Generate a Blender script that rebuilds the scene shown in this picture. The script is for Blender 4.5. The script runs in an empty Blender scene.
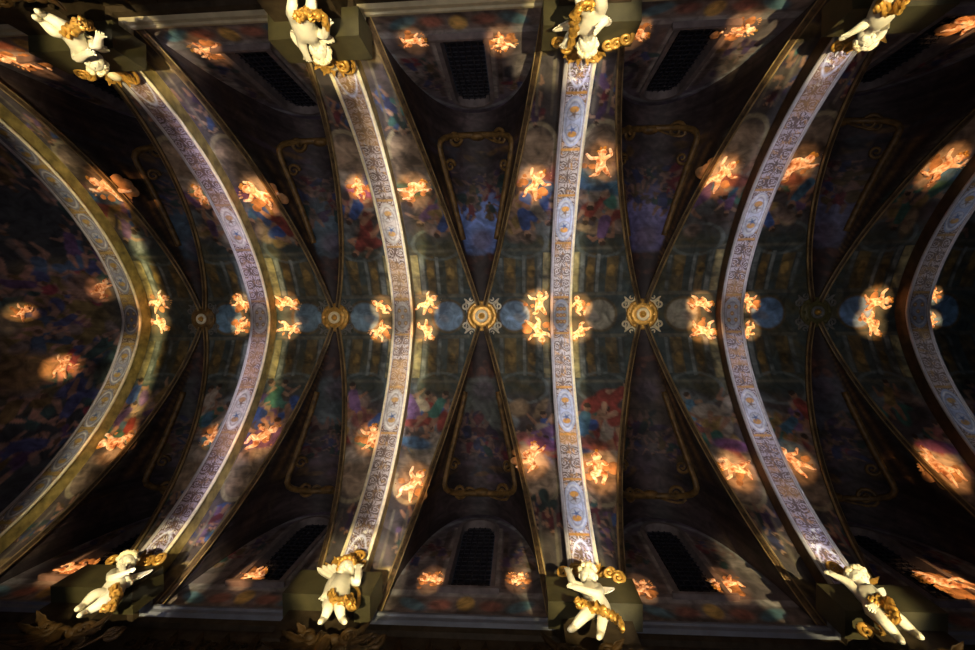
import bpy, math, random
import numpy as np
from mathutils import Vector, Matrix

SC = bpy.context.scene
COL = SC.collection
H0 = 1.6                                     # eye height of the camera above the church floor

# ------------------------------------------------------------------ camera
F_PX, AX, AY, AZ, YC = 455.607, 0.029475, 0.065887, -0.011666, -0.115138
def cam_rot():
    ca, sa, cb, sb, cc, sc = math.cos(AX), math.sin(AX), math.cos(AY), math.sin(AY), math.cos(AZ), math.sin(AZ)
    Rx = np.array([[1, 0, 0], [0, ca, -sa], [0, sa, ca]])
    Ry = np.array([[cb, 0, sb], [0, 1, 0], [-sb, 0, cb]])
    Rz = np.array([[cc, -sc, 0], [sc, cc, 0], [0, 0, 1]])
    return Rz @ Rx @ Ry
RC = cam_rot()
cd = bpy.data.cameras.new('camera'); cam = bpy.data.objects.new('camera', cd); COL.objects.link(cam)
cd.sensor_width = 36.0; cd.lens = F_PX * 36.0 / 975.0; cd.clip_end = 200
M = Matrix.Identity(4)
for r_ in range(3):
    M[r_][0] = RC[0][r_]; M[r_][1] = -RC[1][r_]; M[r_][2] = -RC[2][r_]
M.translation = (0, YC, H0)
cam.matrix_world = M
SC.camera = cam

# ------------------------------------------------------------------ world, exposure
SC.view_settings.view_transform = 'Standard'; SC.view_settings.look = 'None'
SC.view_settings.exposure = 0.0; SC.view_settings.gamma = 1.0
SC.view_settings.use_curve_mapping = False
W = bpy.data.worlds.new('world'); SC.world = W; W.use_nodes = True
W.node_tree.nodes['Background'].inputs[0].default_value = (0.06, 0.08, 0.12, 1)
W.node_tree.nodes['Background'].inputs[1].default_value = 0.10

def area(name, loc, target, sx, sy, power, color, spread):
    l = bpy.data.lights.new(name, 'AREA'); l.shape = 'RECTANGLE'; l.size = sx; l.size_y = sy
    l.energy = power; l.color = color; l.spread = math.radians(spread)
    o = bpy.data.objects.new(name, l); COL.objects.link(o)
    z = -(Vector(target) - Vector(loc)).normalized(); x = Vector((1, 0, 0)); x = (x - z * x.dot(z)).normalized(); y = z.cross(x)
    m = Matrix.Identity(4)
    for i in range(3): m[i][0], m[i][1], m[i][2] = x[i], y[i], z[i]
    m.translation = loc; o.matrix_world = m
    return o
def spot(name, loc, target, angle, power, color, blend=0.6, radius=0.03):
    l = bpy.data.lights.new(name, 'SPOT'); l.spot_size = math.radians(angle); l.spot_blend = blend
    l.energy = power; l.color = color; l.shadow_soft_size = radius
    o = bpy.data.objects.new(name, l); COL.objects.link(o)
    o.location = loc; o.rotation_euler = (Vector(target) - Vector(loc)).to_track_quat('-Z', 'Y').to_euler()
    return o

AXS = [-10.694, -6.988, -3.0555, 1.132, 5.4506, 9.9132]        # the six transverse arches along the nave
# added, unseen: one pair of narrow linear floods on the floor for each arch, crossing to the opposite haunch
AL = [(6.5, (1, .84, .56)), (9, (.96, .88, 1)), (12, (1, .92, .84)), (9.8, (.95, .93, 1)), (6.2, (.92, .9, 1)), (1.6, (.9, .9, 1))]
for i, (X, (p, c)) in enumerate(zip(AXS, AL)):
    dx = [4.6, 4.2, 3.0, 1.0, -0.2, -0.6][i]
    off = [.30, .24, .26, .10, .0, .0][i]
    for s in (-1, 1):
        area('added_arch_flood', (X + dx, -1.5 * s, 0.5), (X + off, 2.85 * s, 11.6), 0.5, 5.7, p, c, 3.5)
for i, p in ((0, 7), (1, 3.5), (2, 4.5), (3, 2.2)):              # added, unseen yellow floods grazing the gilding right of the left arches
    area('added_gilding_flood', (AXS[i] + 2.2, 0, 0.5), (AXS[i] + .255 + [.30, .20, .26, .10][i], 0, 13.6), 0.22, 5.0, p, (1, .80, .34), 2.0)
# broad, weak fill from below, added in place of ambient light on the vault
area('vault_fill', (-0.9, 0, 0.3), (-0.9, 0, 12), 6, 3, 105, (1, .90, .74), 90)
area('vault_fill', (-0.5, 0, 0.25), (-0.9, 4.0, 9), 12, 2, 22, (.70, .66, 1), 100)
area('vault_fill', (-0.5, 0, 0.25), (-0.9, -4.0, 9), 12, 2, 40, (.78, .72, .95), 100)

# ------------------------------------------------------------------ geometry of the vault
ZS, A_, P_, Q_, ZC = 5.0067 + H0, 5.115, 1.5641, 1.9791, 12.0 + H0
def prof(y, grow=0.0):
    u = np.clip(np.abs(y) / (A_ + grow), 0, 1)
    return ZS + (ZC + grow * 1.2 - ZS) * np.maximum(1 - u ** P_, 0) ** (1 / Q_)
WEB = 0.30
def webz(y): return prof(y, WEB)
YW = 5.05                                    # face of the clerestory walls
ZE = 7.3 + H0                                # top of the entablature
ZB, ZL = float(webz(0.0)), 11.42 + H0        # crown at the bosses, top of the wall lunettes
_ty = np.linspace(0, YW, 2001); _tz = webz(_ty)
_ts = np.concatenate([[0], np.cumsum(np.hypot(np.diff(_ty), np.diff(_tz)))])
def s_of_y(y): return np.sign(y) * np.interp(np.abs(y), _ty, _ts)
def y_of_s(s): return np.sign(s) * np.interp(np.abs(s), _ts, _ty)
SMAX = float(_ts[-1])
EDGES = AXS + [14.45]
BAYS = [(EDGES[i], EDGES[i + 1]) for i in range(6)]
def bay_c(k): return 0.5 * (BAYS[k][0] + BAYS[k][1])
def bay_hx(k): return 0.5 * (BAYS[k][1] - BAYS[k][0]) - 0.62
def zcrown(y): return ZB + (ZL - ZB) * (np.abs(y) / YW) ** 1.5
def bay_z(k, x, y):
    """height of the painted vault of bay k, and the side-web coordinate u (<1 inside the side web)"""
    ay = np.maximum(np.abs(y), 1e-4)
    u = np.abs(x - bay_c(k)) / (bay_hx(k) * ay / YW)
    w = webz(y)
    lift = np.maximum(zcrown(y) - w, 0) * np.maximum(1 - np.minimum(u, 1) ** 2.2, 0) ** 0.5
    return w + lift, u
def apse_z(x, y):
    r = np.hypot((AXS[0] - x) * 1.15, y)
    return webz(np.minimum(r, A_ + WEB))
def vault_z(x, y):
    if x < AXS[0]: return float(apse_z(np.float64(x), np.float64(y)))
    for k, (a, b) in enumerate(BAYS):
        if x <= b or k == 5: return float(bay_z(k, np.float64(x), np.float64(y))[0])
def vault_n(x, y, e=0.04):
    n = Vector(((vault_z(x + e, y) - vault_z(x - e, y)) / (2 * e), (vault_z(x, y + e) - vault_z(x, y - e)) / (2 * e), -1.0))
    return n.normalized()                    # points down into the nave

# ------------------------------------------------------------------ materials
def nodes_mat(name):
    m = bpy.data.materials.new(name); m.use_nodes = True
    return m, m.node_tree.nodes, m.node_tree.links, m.node_tree.nodes['Principled BSDF']
def mat(name, color, rough=0.6, metal=0.0, var=0.25, scale=8.0, bump=0.0):
    m, N, L, b = nodes_mat(name)
    tc = N.new('ShaderNodeTexCoord'); no = N.new('ShaderNodeTexNoise'); no.inputs['Scale'].default_value = scale; no.inputs['Detail'].default_value = 6
    L.new(tc.outputs['Object'], no.inputs['Vector'])
    ra = N.new('ShaderNodeMapRange'); ra.inputs['From Min'].default_value = .3; ra.inputs['From Max'].default_value = .7
    ra.inputs['To Min'].default_value = 1 - var; ra.inputs['To Max'].default_value = 1 + var
    L.new(no.outputs['Fac'], ra.inputs['Value'])
    mx = N.new('ShaderNodeVectorMath'); mx.operation = 'SCALE'; mx.inputs[0].default_value = color
    L.new(ra.outputs['Result'], mx.inputs['Scale']); L.new(mx.outputs[0], b.inputs['Base Color'])
    b.inputs['Roughness'].default_value = rough; b.inputs['Metallic'].default_value = metal
    if bump:
        bu = N.new('ShaderNodeBump'); bu.inputs['Strength'].default_value = bump; bu.inputs['Distance'].default_value = .02
        L.new(no.outputs['Fac'], bu.inputs['Height']); L.new(bu.outputs[0], b.inputs['Normal'])
    return m
def paint_mat(name, rough=0.65, scale=3.0, var=0.45):
    m, N, L, b = nodes_mat(name)
    at = N.new('ShaderNodeAttribute'); at.attribute_name = 'paint'
    tc = N.new('ShaderNodeTexCoord')
    n1 = N.new('ShaderNodeTexNoise'); n1.inputs['Scale'].default_value = scale; n1.inputs['Detail'].default_value = 8; n1.inputs['Distortion'].default_value = 1.2
    L.new(tc.outputs['Object'], n1.inputs['Vector'])
    ra = N.new('ShaderNodeMapRange'); ra.inputs['From Min'].default_value = .32; ra.inputs['From Max'].default_value = .68
    ra.inputs['To Min'].default_value = 1 - var; ra.inputs['To Max'].default_value = 1 + var
    L.new(n1.outputs['Fac'], ra.inputs['Value'])
    mx = N.new('ShaderNodeVectorMath'); mx.operation = 'SCALE'
    L.new(at.outputs['Color'], mx.inputs[0]); L.new(ra.outputs['Result'], mx.inputs['Scale'])
    L.new(mx.outputs[0], b.inputs['Base Color']); b.inputs['Roughness'].default_value = rough
    return m
M_FRESCO = paint_mat('fresco')
M_SOFFIT = paint_mat('painted_soffit', rough=0.5, scale=9, var=0.2)
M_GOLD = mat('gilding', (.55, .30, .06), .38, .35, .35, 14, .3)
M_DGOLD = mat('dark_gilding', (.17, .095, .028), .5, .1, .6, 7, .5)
M_CORBEL = mat('very_dark_gilding', (.024, .0125, .0035), .6, 0, .6, 9, .6)  # gilding in a very dark brown
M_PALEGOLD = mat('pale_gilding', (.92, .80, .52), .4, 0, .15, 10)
M_IVORY = mat('ivory_stucco', (.80, .74, .58), .5, 0, .12, 12, .2)
M_STATUE = mat('white_stucco', (.82, .77, .62), .45, 0, .10, 10, .1)
M_DARKSTONE = mat('olive_stone', (.042, .036, .013), .6, 0, .3, 5, .2)
M_CORNICE = mat('dim_cornice_stone', (.13, .14, .17), .6, 0, .2, 4, .1)  # cool dim side of the cornice, shade put in the colour
M_CORNICE_W = mat('lit_cornice_stone', (.42, .36, .22), .6, 0, .2, 4, .1)  # warm lit side of the cornice, light put in the colour
M_FRIEZE = mat('dark_frieze', (.040, .028, .016), .6, 0, .4, 6, .4)
M_RINGS = [mat('arch_side', c, .55, 0, .5, 5, .4) for c in ((.42, .33, .10), (.34, .26, .09), (.22, .15, .05), (.12, .07, .025), (.085, .045, .02), (.07, .04, .02))]  # paler copies for lit arch sides, browner ones for unlit sides
for m_ in (M_CORBEL, M_FRIEZE): m_.node_tree.nodes['Principled BSDF'].inputs['Specular IOR Level'].default_value = .12
M_MOULD_DIM = mat('dim_moulding', (.46, .43, .44), .45, 0, .15, 10)  # darker copy of the edge moulding for edges out of the light
M_GLASS = mat('night_window_glass', (.004, .005, .012), .25, 0, .2, 3)
M_LEAD = mat('dull_lead', (.014, .014, .022), .5, 0, .2, 6)
M_JAMB = mat('window_surround', (.16, .13, .13), .6, 0, .35, 5, .1)
def flesh_mat():
    m, N, L, b = nodes_mat('painted_flesh'); tc = N.new('ShaderNodeTexCoord'); no = N.new('ShaderNodeTexNoise')
    no.inputs['Scale'].default_value = 4.5; no.inputs['Detail'].default_value = 5; no.inputs['Distortion'].default_value = .8
    ra = N.new('ShaderNodeValToRGB'); e = ra.color_ramp.elements
    e[0].position = .36; e[0].color = (.34, .12, .04, 1); e[1].position = .60; e[1].color = (1, .90, .80, 1)  # ramp paints pale highlights and orange-brown shading into the flesh
    k = e.new(.48); k.color = (.80, .50, .32, 1)
    L.new(tc.outputs['Object'], no.inputs['Vector']); L.new(no.outputs['Fac'], ra.inputs['Fac']); L.new(ra.outputs['Color'], b.inputs['Base Color'])
    b.inputs['Roughness'].default_value = .75; return m
M_FLESH = flesh_mat()
M_CLOUD = mat('painted_halo_cloud', (.36, .19, .08), .8, 0, .7, 3, .3)
M_WING = mat('painted_wing', (.80, .48, .20), .7, 0, .3, 12, .2)
M_RIB = mat('rib_gilding', (.075, .045, .02), .5, 0, .7, 9, .4)
M_RIBLINE = mat('rib_fillet', (.27, .19, .085), .4, 0, .7, 2.5, .2)

# ------------------------------------------------------------------ mesh helpers
class MB:
    def __init__(s): s.v = []; s.f = []
    def add(s, vs, fs):
        n = len(s.v); s.v += [tuple(p) for p in vs]; s.f += [tuple(i + n for i in f) for f in fs]; return s
    def box(s, c, d, bev=0.0):
        x, y, z = c; a, b, e = d[0] / 2, d[1] / 2, d[2] / 2
        vs = [(x + i * a, y + j * b, z + k * e) for k in (-1, 1) for j in (-1, 1) for i in (-1, 1)]
        return s.add(vs, [(0, 2, 3, 1), (4, 5, 7, 6), (0, 1, 5, 4), (2, 6, 7, 3), (0, 4, 6, 2), (1, 3, 7, 5)])
    def tube(s, pts, rad, n=8, flat=1.0, up=None):
        pts = [Vector(p) for p in pts]; m = len(pts)
        if not hasattr(rad, '__len__'): rad = [rad] * m
        vs = []; ref = Vector(up) if up else None
        for i, p in enumerate(pts):
            t = (pts[min(i + 1, m - 1)] - pts[max(i - 1, 0)]).normalized()
            if ref is None: ref = Vector((0, 0, 1)) if abs(t.z) < .9 else Vector((1, 0, 0))
            a = (ref - t * ref.dot(t)).normalized(); b = t.cross(a)
            if not up: ref = a
            for k in range(n):
                q = 2 * math.pi * k / n
                vs.append(p + a * (math.cos(q) * rad[i] * flat) + b * (math.sin(q) * rad[i]))
        fs = [(i * n + k, i * n + (k + 1) % n, (i + 1) * n + (k + 1) % n, (i + 1) * n + k) for i in range(m - 1) for k in range(n)]
        fs += [tuple(range(n - 1, -1, -1)), tuple(range((m - 1) * n, m * n))]
        return s.add(vs, fs)
    def ball(s, c, r, n=8, m=6, fr=None):
        c = Vector(c); r = Vector(r) if hasattr(r, '__len__') else Vector((r, r, r)); fr = fr or Matrix.Identity(3)
        vs = [c + fr @ Vector((0, 0, r.z))]
        for i in range(1, m):
            t = math.pi * i / m
            for k in range(n):
                q = 2 * math.pi * k / n
                vs.append(c + fr @ Vector((r.x * math.sin(t) * math.cos(q), r.y * math.sin(t) * math.sin(q), r.z * math.cos(t))))
        vs.append(c - fr @ Vector((0, 0, r.z))); L = len(vs) - 1
        fs = [(0, 1 + k, 1 + (k + 1) % n) for k in range(n)]
        for i in range(m - 2):
            fs += [(1 + i * n + k, 1 + (i + 1) * n + k, 1 + (i + 1) * n + (k + 1) % n, 1 + i * n + (k + 1) % n) for k in range(n)]
        fs += [(L, 1 + (m - 2) * n + (k + 1) % n, 1 + (m - 2) * n + k) for k in range(n)]
        return s.add(vs, fs)
    def lathe(s, prof_, c, fr=None, n=32):
        """profile of (radius, height) turned about local z of frame fr at c"""
        fr = fr or Matrix.Identity(3); c = Vector(c); m = len(prof_); vs = []
        for r, h in prof_:
            for k in range(n):
                q = 2 * math.pi * k / n; vs.append(c + fr @ Vector((r * math.cos(q), r * math.sin(q), h)))
        fs = [(i * n + k, i * n + (k + 1) % n, (i + 1) * n + (k + 1) % n, (i + 1) * n + k) for i in range(m - 1) for k in range(n)]
        fs += [tuple(range(n - 1, -1, -1)), tuple(range((m - 1) * n, m * n))]
        return s.add(vs, fs)
    def volute(s, c, r, fr, turns=1.6, rad=.03, hand=1, a0=0.0, tail=None, n=6):
        """spiral scroll in the local xy plane of fr, its outer end carried on to tail"""
        c = Vector(c); pts = []; rr = []
        for i in range(22):
            t = i / 21; q = a0 + hand * 2 * math.pi * turns * (1 - t); rho = r * (.12 + .88 * t)
            pts.append(c + fr @ Vector((rho * math.cos(q), rho * math.sin(q), .25 * r * (1 - t)))); rr.append(rad * (.65 + .45 * t))
        if tail is not None:
            e = pts[-1]; tl = Vector(tail); d = (pts[-1] - pts[-2]).normalized()
            L = (tl - e).length
            for k in range(1, 6):
                t = k / 5; p = (1 - t) ** 2 * e + 2 * t * (1 - t) * (e + d * L * .5) + t * t * tl
                pts.append(p); rr.append(rad * (1 - .55 * t))
        return s.tube(pts, rr, n)
    def leaf(s, base, tip, out, width, curl=.3, lobes=4):
        """lobed acanthus leaf from base to tip, bulging and curling towards out"""
        b, t, o = Vector(base), Vector(tip), Vector(out).normalized(); d = t - b; L = d.length; sd = d.cross(o).normalized()
        nu, nv = 13, 5; vs = []
        for side in (0, 1):
            for i in range(nu):
                u = i / (nu - 1); w = width * (math.sin(math.pi * min(1, .12 + .88 * u)) ** .7) * (1 - .35 * abs(math.sin(lobes * math.pi * u)))
                p = b + d * (u - .12 * curl * u ** 4) + o * (curl * L * (.9 * math.sin(u * 1.6) * .4 + .55 * u ** 4))
                for j in range(nv):
                    v = j / (nv - 1) * 2 - 1
                    vs.append(p + sd * (w * v) + o * (-.25 * w * v * v + .08 * w * (1 - abs(v)) - side * .025))
        f = []; q = nu * nv
        for i in range(nu - 1):
            for j in range(nv - 1):
                a = i * nv + j; f.append((a, a + 1, a + nv + 1, a + nv)); f.append((q + a, q + a + nv, q + a + nv + 1, q + a + 1))
        rim = [i * nv for i in range(nu)] + [(nu - 1) * nv + j for j in range(1, nv)] + [i * nv + nv - 1 for i in range(nu - 2, -1, -1)] + [j for j in range(nv - 2, 0, -1)]
        for a, c in zip(rim, rim[1:] + rim[:1]): f.append((a, a + q, c + q, c))
        return s.add(vs, f)
    def build(s, name, m, parent=None, smooth=True, origin=None):
        me = bpy.data.meshes.new(name)
        o0 = Vector(origin) if origin is not None else Vector((0, 0, 0))
        me.from_pydata([tuple(Vector(p) - o0) for p in s.v], [], s.f); me.materials.append(m)
        if smooth: me.polygons.foreach_set('use_smooth', [True] * len(me.polygons))
        me.update()
        return link(name, me, parent, o0)
def link(name, me, parent=None, loc=(0, 0, 0)):
    o = bpy.data.objects.new(name, me); COL.objects.link(o)
    if parent is not None:
        o.parent = parent; o.location = Vector(loc) - world_loc(parent)
    else: o.location = loc
    return o
def world_loc(o):
    v = Vector(o.location)
    while o.parent: o = o.parent; v += Vector(o.location)
    return v
def tag(o, label, cat, group=None):
    o['label'] = label; o['category'] = cat
    if group: o['group'] = group
    return o
def thing(name, label, cat, loc, group=None):
    o = bpy.data.objects.new(name, None); COL.objects.link(o); o.location = loc; o.empty_display_size = .1
    return tag(o, label, cat, group)
def structure(o): o['kind'] = 'structure'; return o
def grid_mesh(name, V, nu, nv, m, color=None, mask=None, smooth=True, flip=False):
    """dense quad grid (nu rows of nv) with a painted colour per vertex"""
    me = bpy.data.meshes.new(name)
    i = np.arange((nu - 1) * (nv - 1)); a = (i // (nv - 1)) * nv + i % (nv - 1)
    q = np.stack([a, a + 1, a + nv + 1, a + nv], 1)
    if flip: q = q[:, ::-1]
    if mask is not None: q = q[mask(V[q].mean(1))]
    nf = len(q)
    me.vertices.add(len(V)); me.vertices.foreach_set('co', np.ascontiguousarray(V, dtype=np.float32).ravel())
    me.loops.add(nf * 4); me.loops.foreach_set('vertex_index', np.ascontiguousarray(q, dtype=np.int32).ravel())
    me.polygons.add(nf); me.polygons.foreach_set('loop_start', np.arange(nf, dtype=np.int32) * 4)
    if smooth: me.polygons.foreach_set('use_smooth', np.ones(nf, dtype=bool))
    me.update(calc_edges=True)
    if color is not None:
        at = me.color_attributes.new('paint', 'FLOAT_COLOR', 'POINT')
        at.data.foreach_set('color', np.concatenate([np.clip(color, 0, 1), np.ones((len(V), 1))], 1).astype(np.float32).ravel())
    me.materials.append(m)
    return me

# ------------------------------------------------------------------ fresco painter (works on arrays of surface coordinates)
class Painter:
    def __init__(s, x, y, base): s.x = x; s.y = y; s.c = np.tile(np.array(base, float), (len(x), 1)); s.n = vnoise(x, y)
    def put(s, a, col, tex=.35):
        idx = np.nonzero(a > .004)[0]
        if len(idx) == 0: return
        al = a[idx, None]; k = 1 + tex * (s.n[idx, None] - .5) * 2
        s.c[idx] = s.c[idx] * (1 - al) + np.array(col) * k * al
    def near(s, cx, cy, r):
        return np.nonzero((np.abs(s.x - cx) < r) & (np.abs(s.y - cy) < r))[0]
    def ell(s, cx, cy, rx, ry, col, ang=0., soft=.15, a=1., tex=.35, where=None):
        idx = s.near(cx, cy, max(rx, ry) * 1.3 + .02)
        if len(idx) == 0: return
        dx, dy = s.x[idx] - cx, s.y[idx] - cy; c, n = math.cos(ang), math.sin(ang)
        d = np.hypot((dx * c + dy * n) / rx, (-dx * n + dy * c) / ry)
        al = np.clip((1 + soft / 2 - d) / soft, 0, 1) * a
        if where is not None: al = al * where[idx]
        full = np.zeros(len(s.x)); full[idx] = al; s.put(full, col, tex)
    def ring(s, cx, cy, r, w, col, ry=None, a=1., where=None):
        ry = ry or r
        d = np.abs(np.hypot((s.x - cx) / r, (s.y - cy) / ry) - 1) * min(r, ry)
        al = np.clip((w - d) / .02, 0, 1) * a
        s.put(al if where is None else al * where, col)
    def cap(s, x0, y0, x1, y1, r0, r1, col, tex=.35, where=None):
        idx = s.near((x0 + x1) / 2, (y0 + y1) / 2, math.hypot(x1 - x0, y1 - y0) / 2 + max(r0, r1) + .05)
        if len(idx) == 0: return
        px, py = s.x[idx] - x0, s.y[idx] - y0; dx, dy = x1 - x0, y1 - y0
        t = np.clip((px * dx + py * dy) / (dx * dx + dy * dy + 1e-9), 0, 1)
        d = np.hypot(px - t * dx, py - t * dy) - (r0 + (r1 - r0) * t)
        al = np.clip(.5 - d / .025, 0, 1)
        if where is not None: al = al * where[idx]
        full = np.zeros(len(s.x)); full[idx] = al; s.put(full, col, tex)
    def rect(s, x0, x1, y0, y1, col, a=1., where=None, tex=.35):
        al = np.clip((s.x - x0) / .02 + .5, 0, 1) * np.clip((x1 - s.x) / .02 + .5, 0, 1) * np.clip((s.y - y0) / .02 + .5, 0, 1) * np.clip((y1 - s.y) / .02 + .5, 0, 1) * a
        s.put(al if where is None else al * where, col, tex)
    def person(s, cx, cy, h, ang, rng, cols=None, flesh=None, where=None):
        c, n = math.cos(ang), math.sin(ang)
        def T(u, v): return cx + h * (u * c - v * n), cy + h * (u * n + v * c)
        fl = flesh or FLESH[rng.randrange(3)]; col = (cols or DRAPE)[rng.randrange(len(cols or DRAPE))]; c2 = (cols or DRAPE)[rng.randrange(len(cols or DRAPE))]
        for _ in range(3):                                           # billowing drapery
            u, v = rng.uniform(-.35, .35), rng.uniform(-.45, .15); x, y = T(u, v)
            s.ell(x, y, h * rng.uniform(.12, .28), h * rng.uniform(.08, .16), c2, rng.uniform(0, 3), .3, where=where, tex=.6)
        lean = rng.uniform(-.12, .12); hx, hy = T(0, -.05); sx, sy = T(lean, .24)
        for sg in (-1, 1):
            kx, ky = T(sg * rng.uniform(.08, .2), -.25 + rng.uniform(-.05, .1)); fx, fy = T(sg * rng.uniform(.0, .22), -.48)
            s.cap(hx, hy, kx, ky, h * .085, h * .06, fl if rng.random() < .5 else col, where=where); s.cap(kx, ky, fx, fy, h * .06, h * .035, fl, where=where)
            ex, ey = T(lean + sg * rng.uniform(.14, .24), .14 + rng.uniform(-.08, .2)); ax, ay = T(lean + sg * rng.uniform(.1, .4), .1 + rng.uniform(-.1, .35))
            s.cap(sx, sy, ex, ey, h * .05, h * .04, fl, where=where); s.cap(ex, ey, ax, ay, h * .04, h * .025, fl, where=where)
        s.cap(hx, hy, sx, sy, h * .12, h * .10, col, .6, where=where)
        x, y = T(lean * 1.2, .40); s.ell(x, y, h * .065, h * .08, fl, ang, where=where)
        x, y = T(lean * 1.2 + .01, .45); s.ell(x, y, h * .068, h * .055, (.05, .03, .02), ang, where=where)
def vnoise(x, y):
    r = np.zeros_like(x); a = 0
    for k, (f, w) in enumerate(((2.3, 1), (5.1, .8), (10.7, .6), (21.3, .45), (43, .3))):
        r += w * np.sin(f * (x * math.cos(1.1 * k) + y * math.sin(1.1 * k)) + 2.1 * np.sin(f * .7 * (y - .6 * x) + k)); a += w
    return np.clip(.5 + .5 * r / a * 1.4, 0, 1)
FLESH = [(.34, .18, .11), (.28, .16, .11), (.38, .24, .16)]
DRAPE = [(.24, .05, .04), (.05, .10, .30), (.05, .15, .12), (.28, .19, .07), (.16, .09, .20), (.30, .26, .22), (.07, .17, .26), (.26, .10, .09)]
DARKD = [(.11, .022, .03), (.03, .035, .09), (.02, .04, .04), (.075, .05, .022), (.05, .03, .07), (.09, .07, .065)]
GOLDP, DKGOLD = (.34, .22, .06), (.15, .09, .025)

def scroll(s, t, pitch=.34, r=.105, off=.125):
    """running acanthus scrollwork: 1 on the drawn lines, 0 on the ground"""
    k = np.floor(s / pitch); cs = (k + .5) * pitch; hand = np.where(np.mod(k, 2) < 1, 1., -1.)
    out = np.zeros_like(s)
    for sd in (-1, 1):
        dx, dy = s - cs, t - sd * off
        rho = np.hypot(dx, dy); phi = np.arctan2(dy, dx * hand * sd) / (2 * math.pi)
        v = np.mod(rho / (.055) - phi, 1.0)
        out = np.maximum(out, ((np.abs(v - .5) < .26) & (rho < r)) * 1.0)
        out = np.maximum(out, ((np.abs(rho - r * 1.12) < .013)) * 1.0)
    stem = np.abs(t) < .014 + .012 * np.sin(2 * math.pi * s / pitch)
    out = np.maximum(out, stem * 1.0)
    lv = np.abs(np.abs(t) - .045 - .03 * np.cos(2 * math.pi * s / pitch * 2)) < .010
    return np.maximum(out, lv * 1.0)

# ------------------------------------------------------------------ transverse arches
AW = 0.51
_yy = np.linspace(0, A_, 4001); YSPR = float(_yy[np.argmin(np.abs(prof(_yy) - (ZE - .02)))])
def arch_pts(n):
    """evenly spaced points (y, z), inward normal and signed arc length along the soffit"""
    y = np.concatenate([-_yy[::-1], _yy[1:]]); y = y[np.abs(y) <= YSPR]; z = prof(y)
    s = np.concatenate([[0], np.cumsum(np.hypot(np.diff(y), np.diff(z)))]); ss = np.linspace(0, s[-1], n)
    Y = np.interp(ss, s, y); Z = np.interp(ss, s, z)
    ty, tz = np.gradient(Y), np.gradient(Z); L = np.hypot(ty, tz)
    return Y, Z, tz / L, -ty / L, ss - s[-1] / 2
SOFFIT = [dict(g=(.50, .44, .36), l=(.16, .10, .05), m=(.20, .21, .27), q=(.34, .22, .06)),
          dict(g=(.66, .58, .64), l=(.14, .08, .06), m=(.50, .44, .44), q=(.36, .20, .10)),
          dict(g=(.72, .66, .60), l=(.16, .10, .07), m=(.46, .42, .38), q=(.42, .24, .08)),
          dict(g=(.74, .68, .60), l=(.17, .11, .08), m=(.40, .44, .56), q=(.55, .26, .05)),
          dict(g=(.64, .59, .66), l=(.14, .09, .08), m=(.44, .46, .56), q=(.46, .24, .08)),
          dict(g=(.50, .46, .44), l=(.13, .09, .07), m=(.25, .30, .42), q=(.30, .18, .06))]
ORD = ['first', 'second', 'third', 'fourth', 'fifth', 'sixth']
ALOOK = ['narrow ochre and blue painted', 'pale lavender scrollwork', 'bright white and brown scrollwork', 'nearly straight white scrollwork', 'grey lavender scrollwork', 'dim grey scrollwork']
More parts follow.
